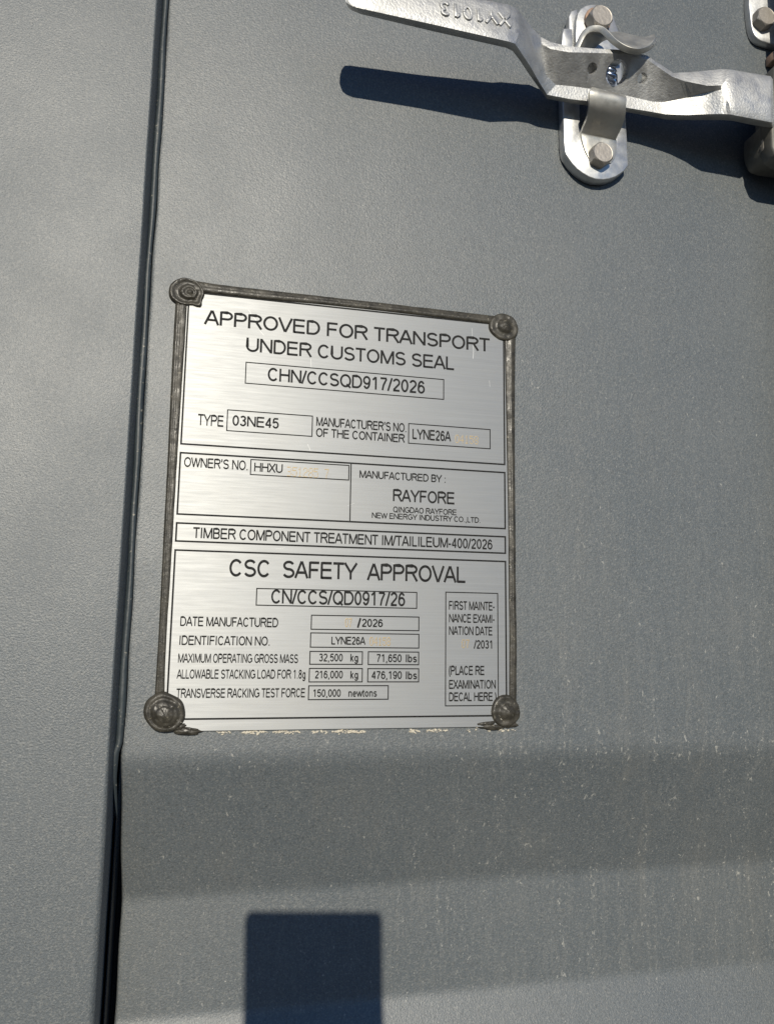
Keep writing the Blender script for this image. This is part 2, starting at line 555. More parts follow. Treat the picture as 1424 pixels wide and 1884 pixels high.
    if ch == '3': return [arc(m - .01, .75, hw - .03, .25 - HS, 160, -75, 14) + [(m - .05, .52)], [(m - .05, .52)] + arc(m - .01, .30, hw, .24, 80, -160, 16)]
    if ch == '4': return [[(r - .12, 0), (r - .12, 1)], [(r - .13, .96), (l - .02, .28)], [(l - .04, .27), (r + .05, .27)]]
    if ch == '5': return [[(r, t), (l + .07, t)], [(l + .07, t), (l, .48)], arc(m, .34, hw, .34 - HS, 145, -160, 18)]
    if ch == '6': return [arc(m, .33, hw, .33 - HS, 0, 360, 26), arc(m + .01, .48, hw, .46, 38, 190, 14)]
    if ch == '7': return [[(l - .03, t), (r + .02, t)], [(r + .01, t - .03), (m, .42), (m - .1, 0)]]
    if ch == '8': return [arc(m, .75, hw - .035, .25 - HS, 0, 360, 22), arc(m, .29, hw, .29 - HS, 0, 360, 24)]
    if ch == '9': return [arc(m, .67, hw, .33 - HS, 0, 360, 26), arc(m - .01, .52, hw, .46, -142, 10, 14)]
    if ch == '/': return [[(.03, -.02), (w - .03, 1.02)]]
    if ch == '(': return [arc(w + .12, .4, .36, .72, 125, 235, 12)]
    if ch == ')': return [arc(-.12, .4, .36, .72, 55, -55, 12)]
    if ch == '-': return [[(.06, .36), (w - .06, .36)]]
    if ch == '.': return [[(w / 2, 0), (w / 2, .125)]]
    if ch == ',': return [[(w / 2 - .03, -.17), (w / 2 + .01, .125)]]
    if ch == ':': return [[(w / 2, 0), (w / 2, .125)], [(w / 2, .56), (w / 2, .685)]]
    if ch == "'": return [[(w / 2, .68), (w / 2 + .02, 1.02)]]
    x = .72
    l, r = .1 + HS, w - .09 - HS
    m, hw = (l + r) / 2, (r - l) / 2
    if ch == 'k': return [[(l, 0), (l, 1)], [(l, .24), (r, x)], [(l + .14, .40), (r + .04, 0)]]
    if ch == 'l': return [[(w / 2, 0), (w / 2, 1)]]
    if ch == 'b': return [[(l, 0), (l, 1)], arc(m, x / 2, hw, x / 2 - HS, 0, 360, 22)]
    if ch == 'g': return [arc(m, x / 2, hw, x / 2 - HS, 0, 360, 22), [(r, x), (r, -.05)] + arc(m, -.05, hw, .17, 0, -165, 12)]
    if ch == 's': return S_(l - .02, r + .02, b, x - HS)
    if ch == 'n': return [[(l, 0), (l, x)], [(l, .40)] + arc(m, .44, hw, x - .44 - HS, 180, 0, 14) + [(r, 0)]]
    if ch == 'e': return [[(l, .37), (r, .37)], arc(m, x / 2, hw, x / 2 - HS, 0, 318, 22)]
    if ch == 'w': return [[(.02, x), (w * .28, .02)], [(w * .28, .02), (w / 2, x)], [(w / 2, x), (w * .72, .02)], [(w * .72, .02), (w - .02, x)]]
    if ch == 't': return [[(w / 2 - .02, .93), (w / 2 - .02, .14)] + [(w / 2 + .02, .06), (w - .03, .05)], [(.02, x - .05), (w - .03, x - .05)]]
    if ch == 'o': return [arc(m, x / 2, hw, x / 2 - HS, 0, 360, 26)]
    return []

def ribbon(bm, pts, wd, f, n0, n1):
    """flat stroke of width wd along unit-space pts, mapped by f to world"""
    P = [Vector(p) for p in pts]
    k = len(P)
    closed = k > 3 and (P[0] - P[-1]).length < 1e-4
    L_, R_ = [], []
    for i in range(k):
        if closed:
            d = P[(i + 1) % (k - 1)] - P[(i - 1) % (k - 1)]
        else:
            d = P[min(i + 1, k - 1)] - P[max(i - 1, 0)]
        d.normalize()
        nrm = Vector((-d.y, d.x)) * wd / 2
        if 0 < i < k - 1 and not closed:
            a_, b_ = (P[i] - P[i - 1]).normalized(), (P[i + 1] - P[i]).normalized()
            c_ = max(.5, math.sqrt(max(0, (1 + a_.dot(b_)) / 2)))
            nrm = nrm / c_
        L_.append(P[i] + nrm)
        R_.append(P[i] - nrm)
    vs = []
    for n in (n0, n1):
        vs.append(([bm.verts.new(f(p, n)) for p in L_], [bm.verts.new(f(p, n)) for p in R_]))
    (la, ra), (lb, rb) = vs
    for i in range(k - 1):
        bm.faces.new((lb[i], lb[i + 1], rb[i + 1], rb[i]))
        bm.faces.new((la[i], lb[i], lb[i + 1], la[i + 1]))
        bm.faces.new((ra[i], ra[i + 1], rb[i + 1], rb[i]))
    bm.faces.new((la[0], ra[0], rb[0], lb[0]))
    bm.faces.new((la[-1], lb[-1], rb[-1], ra[-1]))

def layout(text, track=0.0):
    x, out = 0, []
    for ch in text:
        for st in glyph(ch):
            out.append([(p[0] + x, p[1]) for p in st])
        x += ADV[ch] / 718 + track
    return out

random.seed(4)
def write(bm, text, x0, x1, zb, cap, weight=.115, track=0.0, n1=TH):
    st = layout(text, track)
    xa = min(p[0] for s in st for p in s) - .05
    xb = max(p[0] for s in st for p in s) + .05
    sx = (x1 - x0) / (xb - xa)
    for i, s in enumerate(st):
        ribbon(bm, s, weight + .05, lambda p, n: W((x0 + (p[0] - xa) * sx, zb + p[1] * cap, n)), .001, n1 - .002 * (i % 3) - .02)

LINES = [  # text, left ink px, baseline px (x,y), right ink px, cap height px
    ("APPROVED FOR TRANSPORT", 375.9, (376, 596.2), 901.9, 26.3, .108),
    ("UNDER CUSTOMS SEAL", 453.8, (457, 646.5), 836.3, 25.4, .108),
    ("CHN/CCSQD917/2026", 493.2, (515.8, 702.2), 780.9, 23.9, .115),
    ("TYPE", 363.4, (365, 782.1), 411.9, 20.5, .11),
    ("03NE45", 428.2, (466.7, 785.4), 512.5, 18.8, .12),
    ("MANUFACTURER'S NO.", 582.4, (583.2, 783.4), 747, 16.3, .125),
    ("OF THE CONTAINER", 581.8, (596.6, 804.3), 744.6, 15.6, .125),
    ("LYNE26A", 759.2, (759.5, 807.4), 829.3, 18.4, .13),
    ("OWNER'S NO.", 339.1, (370.2, 860.4), 455.6, 17.7, .115),
    ("HHXU", 468.3, (470.6, 867.4), 519.7, 16.2, .12),
    ("MANUFACTURED BY :", 661.8, (662, 879), 819.2, 13.8, .125),
    ("RAYFORE", 723.4, (723.6, 922), 836.6, 22, .118),
    ("QINGDAO RAYFORE", 723.4, (733, 942.8), 840, 10.4, .13),
    ("NEW ENERGY INDUSTRY CO.,LTD.", 684.5, (686, 953), 883, 10.2, .13),
    ("TIMBER COMPONENT TREATMENT IM/TAILILEUM-400/2026", 354.6, (370.2, 990.3), 905.2, 19.6, .118),
    ("CSC  SAFETY  APPROVAL", 422.4, (548, 1063.6), 857, 31, .11),
    ("CN/CCS/QD0917/26", 499.4, (636.8, 1112.9), 744.6, 25, .115),
    ("DATE MANUFACTURED", 332.3, (333, 1151.5), 511.6, 17.3, .12),
    ("2026", 665.6, (670, 1153.1), 703.8, 14.2, .135),
    ("IDENTIFICATION NO.", 330.8, (331, 1186.4), 496, 17, .12),
    ("LYNE26A", 610.1, (611, 1185.6), 672.2, 14.2, .14),
    ("MAXIMUM OPERATING GROSS MASS", 328.2, (329, 1219.1), 548.2, 16.7, .12),
    ("32,500", 587.4, (590, 1216.7), 630.3, 14, .13), ("kg", 645, (646, 1217), 658.4, 14, .13),
    ("71,650", 692.6, (695, 1218), 738.4, 14.3, .13), ("lbs", 747, (748, 1218.4), 766.4, 14.3, .13),
    ("ALLOWABLE STACKING LOAD FOR 1.8g", 325.6, (326, 1248.6), 561.6, 16.8, .12),
    ("216,000", 579.4, (581, 1248.1), 630.4, 14, .13), ("kg", 645, (646, 1248.4), 658.4, 14, .13),
    ("476,190", 683.5, (685, 1249.2), 738.8, 14.3, .13), ("lbs", 747, (748, 1249.6), 766.6, 14.3, .13),
    ("TRANSVERSE RACKING TEST FORCE", 324.2, (326, 1284.1), 561.6, 17, .12),
    ("150,000", 576.3, (578, 1282.2), 626.6, 13.8, .13), ("newtons", 641.4, (643, 1282), 693, 13.8, .13),
    ("FIRST MAINTE-", 826, (827, 1121.6), 909.8, 15.8, .13),
    ("NANCE EXAMI-", 826.2, (827, 1145), 909.8, 15.6, .13),
    ("NATION DATE", 826.2, (827, 1168), 905.8, 15.8, .13),
    ("/2031", 871.6, (876, 1193.2), 904.6, 15.2, .13),
    ("(PLACE RE", 826, (831, 1241.8), 891.2, 16.6, .13),
    ("EXAMINATION", 826.2, (827, 1267.2), 911.5, 16, .13),
    ("DECAL HERE )", 826.2, (827, 1290), 912.6, 15.8, .13),
]
bm = bmesh.new()
for text, xl, (bx, by), xr, cap, wt in LINES:
    b0 = at(bx, by)
    t0 = at(bx, by - cap)
    x0 = at(xl, by)[0]
    xr_y = by
    x1 = at(xr, by)[0]
    for _ in range(3):                       # the baseline is level on the plate: find its right end
        q = Vector((x1, b0[1], 0)) - CAM
        ypx = 942 + FPX * q.dot(DOWN) / q.dot(FWD)
        x1 = at(xr, ypx)[0]
    write(bm, text, x0, x1, b0[1], t0[1] - b0[1], wt)
p0, p1 = at(657.6, 1154.6), at(662.8, 1137.6)
write(bm, "/", p0[0], p1[0] + .4, p0[1], p1[1] - p0[1], .2)
link('lettering', bm, M['ink'], plate, smooth=False)

# --- dot-peened numbers
DOTS = {'0': ('01110', '10001', '10001', '10001', '10001', '10001', '01110'), '1': ('00100', '01100', '00100', '00100', '00100', '00100', '01110'),
        '2': ('01110', '10001', '00001', '00110', '01000', '10000', '11111'), '3': ('11110', '00001', '00001', '01110', '00001', '00001', '11110'),
        '4': ('00010', '00110', '01010', '10010', '11111', '00010', '00010'), '5': ('11111', '10000', '11110', '00001', '00001', '10001', '01110'),
        '7': ('11111', '00001', '00010', '00010', '00100', '00100', '00100'), '8': ('01110', '10001', '10001', '01110', '10001', '10001', '01110'), ' ': ('00000',) * 7}
def peen(bm, text, xl, xr, yt, yb):
    a0, a1, b0 = at(xl, yt), at(xr, yt), at(xl, yb)
    cw = (a1[0] - a0[0]) / (len(text) * 6 - 1)
    ch = (a0[1] - b0[1]) / 6
    for i, c in enumerate(text):
        for r_, row in enumerate(DOTS[c]):
            for q, v in enumerate(row):
                if v == '0': continue
                x = a0[0] + (i * 6 + q) * cw + random.uniform(-.05, .05)
                z = a0[1] - r_ * ch + random.uniform(-.05, .05)
                rr = .34 + random.uniform(-.05, .04)
                ring = [bm.verts.new(W((x + rr * math.cos(k * math.pi / 4), z + rr * 1.15 * math.sin(k * math.pi / 4), .004))) for k in range(8)]
                top = bm.verts.new(W((x, z, .10)))
                for k in range(8): bm.faces.new((ring[k], ring[(k + 1) % 8], top))
for args in (("04158", 838, 880.5, 800.5, 814), ("351285 7", 529.5, 606, 859.5, 875.5), ("07", 636, 648, 1138.5, 1152.5),
             ("04158", 681, 719, 1173, 1187), ("07", 850, 863.5, 1177.5, 1191.5)):
    bm = bmesh.new()
    peen(bm, *args)
    link('stamped_number', bm, M['gold'], plate)

# --- scratches in the bare metal
a = Mat('fresh_scratch').set(Roughness=.5, Metallic=.2)
a.col(a.mix(a.noise(800, 2), (.62, .62, .60), (.80, .80, .78)))
bm = bmesh.new()
def score(pts, w):
    ribbon(bm, [tuple(at(x, y)[:2]) for x, y in pts], w, lambda p, n: W((p[0], p[1], n)), .001, .03)
for pts, w in (([(457, 569), (464, 580), (472, 590)], .16), ([(478, 608), (486, 617)], .16), ([(870, 631), (871, 646), (870, 660)], .2), ([(572, 660), (573, 676)], .13),
               ([(566, 817), (570, 825), (571, 829)], .16), ([(868, 604), (869, 622)], .12), ([(700, 690), (712, 704)], .1), ([(420, 578), (428, 588)], .1),
               ([(640, 930), (652, 926)], .1), ([(720, 1035), (733, 1040)], .1), ([(508, 1010), (525, 1008)], .1), ([(900, 700), (901, 712)], .12)):
    score(pts, w)
tag(link('scratches', bm, a.m, plate, smooth=False), kind='stuff')

# --- sealant round the edge
def bead(name, pts, parent, mat, prof, step=10, jit=.12):
    """pts: (outer X,Z) and (inner X,Z) pairs along the bead; prof: (t across, height)"""
    bm = bmesh.new()
    sm_ = spline([(o_[0], o_[1], i_[0], i_[1]) for o_, i_ in pts], step)
    ring = []
    for k, s in enumerate(sm_):
        r = []
        e = 1 if 0 < k < len(sm_) - 1 else .45
        for t, n in prof:
            x, z = lerp(s[0], s[2], t), lerp(s[1], s[3], t)
            j = noise.noise((x * .09, z * .09, t * 2)) * jit * 2 + noise.noise((x * .4, z * .4, t * 5 + 9)) * jit
            r.append((x + j * .5, z + j * .5, (n + j) * e if n > PN + .2 else PN - .6))
        ring.append(r)
    return link(name, rows(bm, ring), mat, parent)
def pp(x, y, h=0.6): return at(x, y, h)[:2]
SEAL = [(0, PN - .5), (.04, -.3), (.16, .6), (.30, .8), (.40, .35), (.50, .6), (.66, .75), (.80, .5), (.92, .4), (1, PN - .5)]
bead('sealant_bead', [(pp(323, 552), pp(347, 552)), (pp(318, 640), pp(341.5, 640)), (pp(313, 740), pp(334.5, 740)), (pp(307.5, 860), pp(327, 860)),
                      (pp(302, 960), pp(321, 960)), (pp(296, 1080), pp(314, 1080)), (pp(291, 1180), pp(307.5, 1180)), (pp(284, 1285), pp(304, 1285))], plate, M['sealant'], SEAL)
SEALT = [(0, PN - .5), (.05, -.2), (.2, .8), (.38, .6), (.5, .9), (.68, 1.1), (.82, .8), (.95, .4), (1, PN - .5)]
bead('sealant_bead', [(pp(352, 513), pp(356, 537)), (pp(400, 521), pp(399, 541)), (pp(480, 530.5), pp(479, 550)), (pp(600, 544), pp(599, 561)), (pp(720, 557.5), pp(719, 574)),
                      (pp(820, 569), pp(819, 585.5)), (pp(914, 580), pp(912, 597))], plate, M['sealant'], SEALT)
SEALR = [(0, PN - .5), (.05, .2), (.2, .85), (.34, .55), (.42, 1.05), (.62, 1.25), (.85, .9), (.97, .1), (1, PN - .5)]
bead('sealant_bead', [(pp(927, 612), pp(949, 612)), (pp(930, 740), pp(948, 740)), (pp(932.5, 860), pp(948, 860)), (pp(934.5, 960), pp(949, 960)), (pp(935.5, 1080), pp(949.5, 1080)),
                      (pp(936.5, 1180), pp(951, 1180)), (pp(936, 1296), pp(951, 1296))], plate, M['sealant'], SEALR)

# --- rivets buried in sealant at the corners
def blob(px, py, rx, ry, prof, h0, seed, rough=.25, lobes=(), off=(0, 0)):
    """prof: (radius fraction, height); rings round a rivet"""
    bm = bmesh.new()
    c = at(px, py, h0)
    ex = (at(px + 10, py, h0) - c).length / 10
    rows_ = []
    K = 44
    for f_, n in prof:
        r = []
        for k in range(K):
            t = 2 * math.pi * k / K
            wob = 1 + .035 * math.sin(2 * t + seed) + .022 * math.sin(3 * t + seed * 2) + .01 * math.sin(7 * t + seed)
            for la, lw, lh in lobes:
                dd = (t - R(la) + math.pi) % (2 * math.pi) - math.pi
                wob += lh * math.exp(-(dd / lw) ** 2) * f_
            x = c[0] + rx * ex * f_ * wob * math.cos(t) + off[0] * (1 - f_)
            z = c[1] + ry * ex * f_ * wob * math.sin(t) + off[1] * (1 - f_)
            j = rough * noise.noise((x * .35, z * .35, seed)) + rough * .6 * noise.noise((x * 1.1, z * 1.1, seed + 4))
            r.append((x, z, n + (j if f_ < .99 else 0)))
        rows_.append(r)
    rows(bm, rows_, caps=False)
    top = bm.verts.new(W((c[0] + off[0], c[1] + off[1], prof[-1][1] + .15)))
    bm.verts.ensure_lookup_table()
    last = bm.verts[-1 - K:-1]
    for k in range(K): bm.faces.new((last[k], last[(k + 1) % K], top))
    return bm
CUP = [(1, PN - .6), (.98, .2), (.93, 1.25), (.86, 1.5), (.78, 1.0), (.62, .65), (.50, .75), (.46, 2.0), (.40, 2.5), (.30, 2.3), (.22, 1.7), (.16, 2.2), (.10, 2.9), (.03, 3.0)]
DOME = [(1, PN - .6), (.98, .5), (.92, 1.8), (.84, 2.3), (.76, 2.0), (.70, 1.9), (.62, 2.9), (.52, 3.6), (.44, 3.5), (.40, 3.9), (.32, 4.5), (.24, 4.5), (.18, 4.9), (.10, 5.3), (.03, 5.4)]
CONE = [(1, PN - .6), (.97, .4), (.90, 1.5), (.80, 1.7), (.66, 1.4), (.52, 1.6), (.46, 2.0), (.38, 3.0), (.28, 3.2), (.2, 3.7), (.1, 4.1), (.03, 4.2)]
link('rivet', blob(344, 537, 32, 29, CUP, .5, 1.3, .4, ((150, .7, .05), (-48, .22, .30)), (2.4, -.6)), M['sealant'], plate)
link('rivet', blob(926.5, 602, 27, 26, CONE, .5, 2.2, .4, (), (.8, .5)), M['sealant'], plate)
link('rivet', blob(303, 1311, 39, 37, DOME, .5, 3.1, .6, ((100, .3, .12), (-40, .5, .06)), (.6, -1.4)), M['sealant'], plate)
link('rivet', blob(930, 1308, 28, 27, CONE, .5, 4.4, .6, (), (1.2, -.8)), M['sealant'], plate)
# leftover lumps of sealant and dry flakes under the lower edge
def lump(bm, px, py, lx, lz, h, seed, rot=0):
    c = at(px, py, 0)
    K = 18
    rws = []
    for f_, n in ((1, PN - .4), (.96, PN + .45 * h), (.7, PN + .85 * h), (.35, PN + h), (.05, PN + h)):
        r = []
        for k in range(K):
            t = 2 * math.pi * k / K
            q = 1 + .32 * noise.noise((math.cos(t) * 1.5, math.sin(t) * 1.5, seed)) + .2 * noise.noise((math.cos(t) * 4, math.sin(t) * 4, seed + 7))
            u, v = lx * f_ * q * math.cos(t), lz * f_ * q * math.sin(t)
            x = c[0] + u * math.cos(rot) - v * math.sin(rot)
            z = c[1] + u * math.sin(rot) + v * math.cos(rot)
            r.append((x, z, n + .25 * h * noise.noise((x * .7, z * .7, seed))))
        rws.append(r)
    rows(bm, rws)
for args in ((345, 1346, 8.5, 2.3, 2.4, 2, -.05), (330, 1338, 4.5, 1.8, 2.8, 5, .3), (352, 1341, 5, .8, 3.1, 8, -.15),
             (895, 1331, 7, 1.5, 2.6, 11, .1), (905, 1337, 9, 2.2, 2.0, 14, -.05), (938, 1334, 6, 1.8, 2.2, 17, .05)):
    bm = bmesh.new()
    lump(bm, *args)
    link('sealant_lump', bm, M['sealant'], plate)
bm = bmesh.new()
random.seed(11)
for x0, x1, k in ((398, 424, 12), (447, 492, 34), (503, 552, 30), (572, 604, 12), (612, 676, 42), (745, 775, 18), (786, 824, 28), (860, 880, 6), (905, 950, 14), (895, 945, 10)):
    for _ in range(k):
        u = random.random()
        x = lerp(x0, x1, u)
        y = 1347.5 - (x - 400) * .008 + abs(random.gauss(0, 2.8)) * (1 - abs(u - .5)) - 2.5 * math.sin(u * math.pi) * random.random()
        if x > 858: y -= 6 if random.random() < .5 else 0
        lump(bm, x, y, random.uniform(.35, 1.3), random.uniform(.2, .6), random.uniform(.3, .8), random.random() * 99, random.uniform(-.7, .7))
for _ in range(16):                          # flakes caught on the right-hand rivets
    x, y = random.choice(((928, 1318), (915, 1322), (940, 1322), (905, 1333), (328, 1326), (318, 1330)))
    lump(bm, x + random.gauss(0, 5), y + random.gauss(0, 2.5), random.uniform(.3, .9), random.uniform(.2, .5), random.uniform(2.5, 4.4), random.random() * 99, random.uniform(-.7, .7))
tag(link('sealant_flakes', bm, M['flake'], plate), kind='stuff')

# ------------------------------------------------------------------ bolts
def hexbolt(px, py, h0, head, af, rot, parent, washer=None, axis=(0, 0, 1), cap=.84):
    """hexagon head standing on height h0; face centre as seen at px,py"""
    c = at(px, py, h0 + head)
    ax = Vector(axis).normalized()
    u = ax.cross(Vector((0, 1, 0))).normalized()
    v = u.cross(ax)
    rc = af / math.sqrt(3)
    rws = []
    K = 48
    base = c - ax * head
    def ring(n, kind):
        r = []
        for k in range(K):
            t = 2 * math.pi * k / K
            hexr = (af / 2) / math.cos(((t - rot) % (math.pi / 3)) - math.pi / 6)
            rr = {'hex': hexr, 'mid': min(hexr, af / 2 * 1.05), 'face': af / 2 * .965, 'dish': af / 2 * .9}[kind]
            r.append(base + ax * n + u * (rr * math.cos(t)) + v * (rr * math.sin(t)))
        return r
    bm = bmesh.new()
    rows(bm, [ring(-1, 'hex'), ring(head * .80, 'hex'), ring(head * .90, 'mid'), ring(head, 'face'), ring(head - .12, 'dish')])
    o = link('bolt', bm, M['bolt'], parent, smooth=False)
    return o

# ------------------------------------------------------------------ handle
handle = thing('door_handle', 'cast galvanised door handle lever with raised upside-down lettering on its flat grip', 'door handle')
ST = [  # A back top, B ridge top, B2 ridge bottom, C rail top, D rail front bottom, E back bottom  (px, py, h)
    [(632, -22, 49), (630.5, -26, 50.5), (630, -22, 51), (630, -12, 51), (631, -9, 50.5), (633.5, 0, 46)],
    [(635, -35, 49), (633.5, -39, 51), (632.5, -30, 51.5), (632.5, -6, 51.5), (636, 4, 51), (641, 14, 45.5)],
    [(640, -41, 49), (639, -45, 51.4), (638, -34, 52), (639, -2, 52), (643, 9, 51.3), (649, 20, 45)],
    [(650, -41, 49), (650, -46, 51.8), (650, -38, 52.3), (650, 2, 52.3), (657, 14, 51.6), (664, 26, 44.5)],
    [(796, -14, 48), (795, -18, 50), (795, -10, 50.8), (794, 32, 51), (793, 44, 50.4), (794, 57, 43.2)],
    [(934, 12, 45.5), (933, 8, 47.6), (933, 15, 48.6), (931, 62, 50), (934, 76, 50), (931, 88, 42.6)],
    [(951, 18, 43.5), (949, 14, 45.4), (950, 23, 46), (955, 60, 48), (947, 80, 48.6), (943, 94, 41.5)],
    [(966, 36, 38.5), (963, 31, 41), (963, 47, 41), (971, 70, 41.5), (958, 96, 43.5), (956, 111, 36.5)],
    [(984, 59, 32), (981, 54, 35), (978, 71, 35), (989, 107, 32), (976, 123.5, 34.5), (974, 138, 27.5)],
    [(995, 72, 28), (995, 68, 32), (996, 81, 33), (1003, 137, 24.5), (991, 150, 26.5), (989, 159, 19.5)],
    [(1012, 80, 28), (1012, 77, 34), (1013, 90, 35), (1022, 156, 21), (1006, 174, 20.8), (1006, 182, 13.5)],
    [(1045, 88, 28), (1045, 85, 36), (1046, 96, 36), (1050, 158.5, 21), (1048, 182, 20.6), (1050, 190, 13.5)],
    [(1090, 93, 28), (1090, 89, 36), (1090, 97, 36), (1090, 164, 21), (1090, 187, 20.6), (1090, 196, 13.5)],
    [(1150, 98, 28), (1150, 92, 36), (1150, 99, 36), (1152, 176, 21), (1152, 198, 21), (1152, 206, 14)],
    [(1192, 106, 28), (1190, 102, 35), (1190, 109, 35.5), (1200, 187, 22), (1200, 206, 22), (1200, 215, 14.5)],
    [(1213, 119, 27.5), (1212, 117, 34.5), (1211, 124, 35), (1220, 188, 23), (1222, 210, 23), (1224, 220, 15.5)],
    [(1240, 137, 27), (1238, 134, 34), (1236, 141, 35.5), (1240, 184.5, 25), (1244, 211, 25), (1246, 221, 17.5)],
    [(1262, 134, 27), (1261, 133, 34), (1258, 149, 36.5), (1262, 180, 27.5), (1266, 211.5, 27.5), (1268, 221, 20)],
    [(1300, 130, 27), (1300, 130, 36), (1300, 157.5, 39.5), (1300, 170.5, 34), (1302, 210, 33.5), (1304, 221, 25)],
    [(1326, 127, 28), (1326, 127, 38.5), (1326, 157, 41.5), (1326, 165, 40), (1328, 209.5, 38.5), (1330, 221, 29)],
    [(1342, 127.5, 30), (1342, 128, 40), (1341, 142, 42.3), (1341, 192, 42.3), (1343, 210.5, 40.5), (1345, 222, 30.5)],
    [(1380, 134, 31), (1380, 135, 40.6), (1380, 148, 42.5), (1380, 200, 42.5), (1382, 218, 40.6), (1384, 230, 31)],
    [(1417, 140, 32), (1417, 141, 41), (1417, 153, 42.5), (1417, 208, 42.5), (1419, 225, 41), (1421, 236, 32)],
    [(1421, 146, 33), (1421, 147, 39), (1421, 156, 40), (1421, 206, 40), (1423, 221, 39), (1424, 231, 33)],
]
def dense(st, k=4):
    flat = [[at(*p) for p in s] for s in st]
    out = []
    for i, (a_, b_) in enumerate(zip(flat, flat[1:])):
        for s in range(k):
            t = s / k
            out.append([p.lerp(q, t) for p, q in zip(a_, b_)])
    out.append(flat[-1])
    return out
bm = bmesh.new()
rows(bm, dense(ST, 3))
body = link('lever', bm, M['cast'], handle)
# holes square to the sloping web
w0, w1 = at(1134, 98, 36), at(1134, 170, 21)
wx = Vector((1, 0, 0))
wn = (w1 - w0).cross(wx).normalized()
if wn[2] < 0: wn = -wn
def hole(px, py, r, depth):
    t = (py - 98) / 72
    c = at(px, py, lerp(36, 21, t))
    u = wx
    v = wn.cross(u)
    bm = bmesh.new()
    rows(bm, [[c + wn * n + u * (r * math.cos(k * math.pi / 16)) + v * (r * math.sin(k * math.pi / 16)) for k in range(32)] for n in (12, -depth)])
    o = link('cutter', bm, M['cast'])
    return o
cut(body, hole(1134, 134, 8.0, 30))
cut(body, hole(1089.5, 126, 3.5, 6))
cut(body, hole(1177.5, 143, 3.4, 6))
body.data.materials.clear()
body.data.materials.append(M['cast'])
bevel(body, .9, 3, 24)

# raised characters, the right way up only when the lever is turned round
g0, g1 = at(935, 53, 48.3), at(806, 12, 50)
bm = bmesh.new()
u = (g1 - g0)
Lg = u.length
u.normalize()
up_ = at(932, 22, 48.85) - at(930, 58, 49.9)
v = (-(up_ - u * up_.dot(u))).normalized()
if u[2] > 0: pass
st = layout("XY1013", .06)
xa, xb = min(p[0] for s in st for p in s), max(p[0] for s in st for p in s)
org = at(937, 27, 49.0)
nrm_face = u.cross(v)
if nrm_face[2] < 0: nrm_face = -nrm_face
end = at(811, 3, 50.6)
u = (end - org)
Lg = u.length
u.normalize()
v = (v - u * v.dot(u)).normalized()
for s in st:
    ribbon(bm, s, .22, lambda p, n: W(org + u * ((p[0] - xa) / (xb - xa) * Lg) + v * (p[1] * 9.4) + nrm_face * n), -.8, .9)
o = link('raised_lettering', bm, M['cast'], handle)
bevel(o, .3, 2, 40)

# pivot pin seen through the middle hole
bm = bmesh.new()
pax = (w0 - w1).normalized()
pc = at(1127, 138, lerp(36, 21, .5)) - wn * 6.0
pe = pax.cross(wx).normalized()
rws = []
prof = [(0.3, 5.2), (3.0, 5.1), (4.3, 4.4), (5.0, 3.2), (5.2, 2.4), (4.6, 2.1), (4.7, 1.2), (5.4, .8), (5.6, 0), (5.6, -1.6), (5.4, -1.9), (5.4, -2.3), (5.6, -2.6), (5.6, -7)]
for r_, z in prof:
    rws.append([pc + pax * z + wx * (r_ * math.cos(k * math.pi / 16)) + pe * (r_ * math.sin(k * math.pi / 16)) for k in range(32)])
link('pivot_pin', rows(bm, rws), M['chrome'], handle)

# ------------------------------------------------------------------ bracket behind the handle
br_ = thing('handle_bracket', 'galvanised bracket with rounded lower end and two hex bolts, clasping the handle', 'bracket')
def ppoly(pts, h): return [tuple(at(x, y, h)[:2]) for x, y in pts]
def smooth_closed(pts, k=3):
    n = len(pts)
    out = []
    for i in range(n):
        a_, b_, c_, d_ = (Vector(pts[(i + j - 1) % n]) for j in range(4))
        for s in range(k):
            t = s / k
            out.append(tuple(.5 * ((2 * b_) + (c_ - a_) * t + (2 * a_ - 5 * b_ + 4 * c_ - d_) * t * t + (3 * b_ - a_ - 3 * c_ + d_) * t ** 3)))
    return out
BH = 7.0
low = [(1039, 278), (1041, 284), (1045, 290), (1052, 300), (1061, 310), (1071, 318), (1083, 325), (1096, 329.5), (1110, 330.5), (1121, 329), (1132, 325), (1141, 319.5), (1147, 315), (1152, 309), (1156, 304)]
outl = low + [(1153, 250), (1150, 205), (1143, 120), (1141, 66), (1133, 45), (1050, 30), (1041, 60), (1036, 130), (1035.5, 190), (1037, 262)]
bm = bmesh.new()
prism(bm, ppoly(outl, BH), -1.0, BH)
o = link('base_plate', bm, M['zinc'], br_)
bm = bmesh.new()
prism(bm, ppoly([(1065, 150), (1139, 158), (1136, 246), (1066.5, 236)], BH), -6, 20)
cut(o, link('cutter', bm, M['zinc']))
o.data.materials.clear()
o.data.materials.append(M['zinc'])
bevel(o, .7, 2, 35)

def loft(name, Lp, Rp, thick, mat, parent, k=6, cross=4):
    Ls, Rs = spline([at(*p) for p in Lp], k), spline([at(*p) for p in Rp], k)
    bm = bmesh.new()
    rows(bm, [[l.lerp(r, i / cross) for i in range(cross + 1)] for l, r in zip(Ls, Rs)], closed=False, caps=False)
    o = link(name, bm, mat, parent)
    s = o.modifiers.new('sheet', 'SOLIDIFY')
    s.thickness = thick * .001
    s.offset = 0
    bevel(o, .6, 2, 50)
    return o
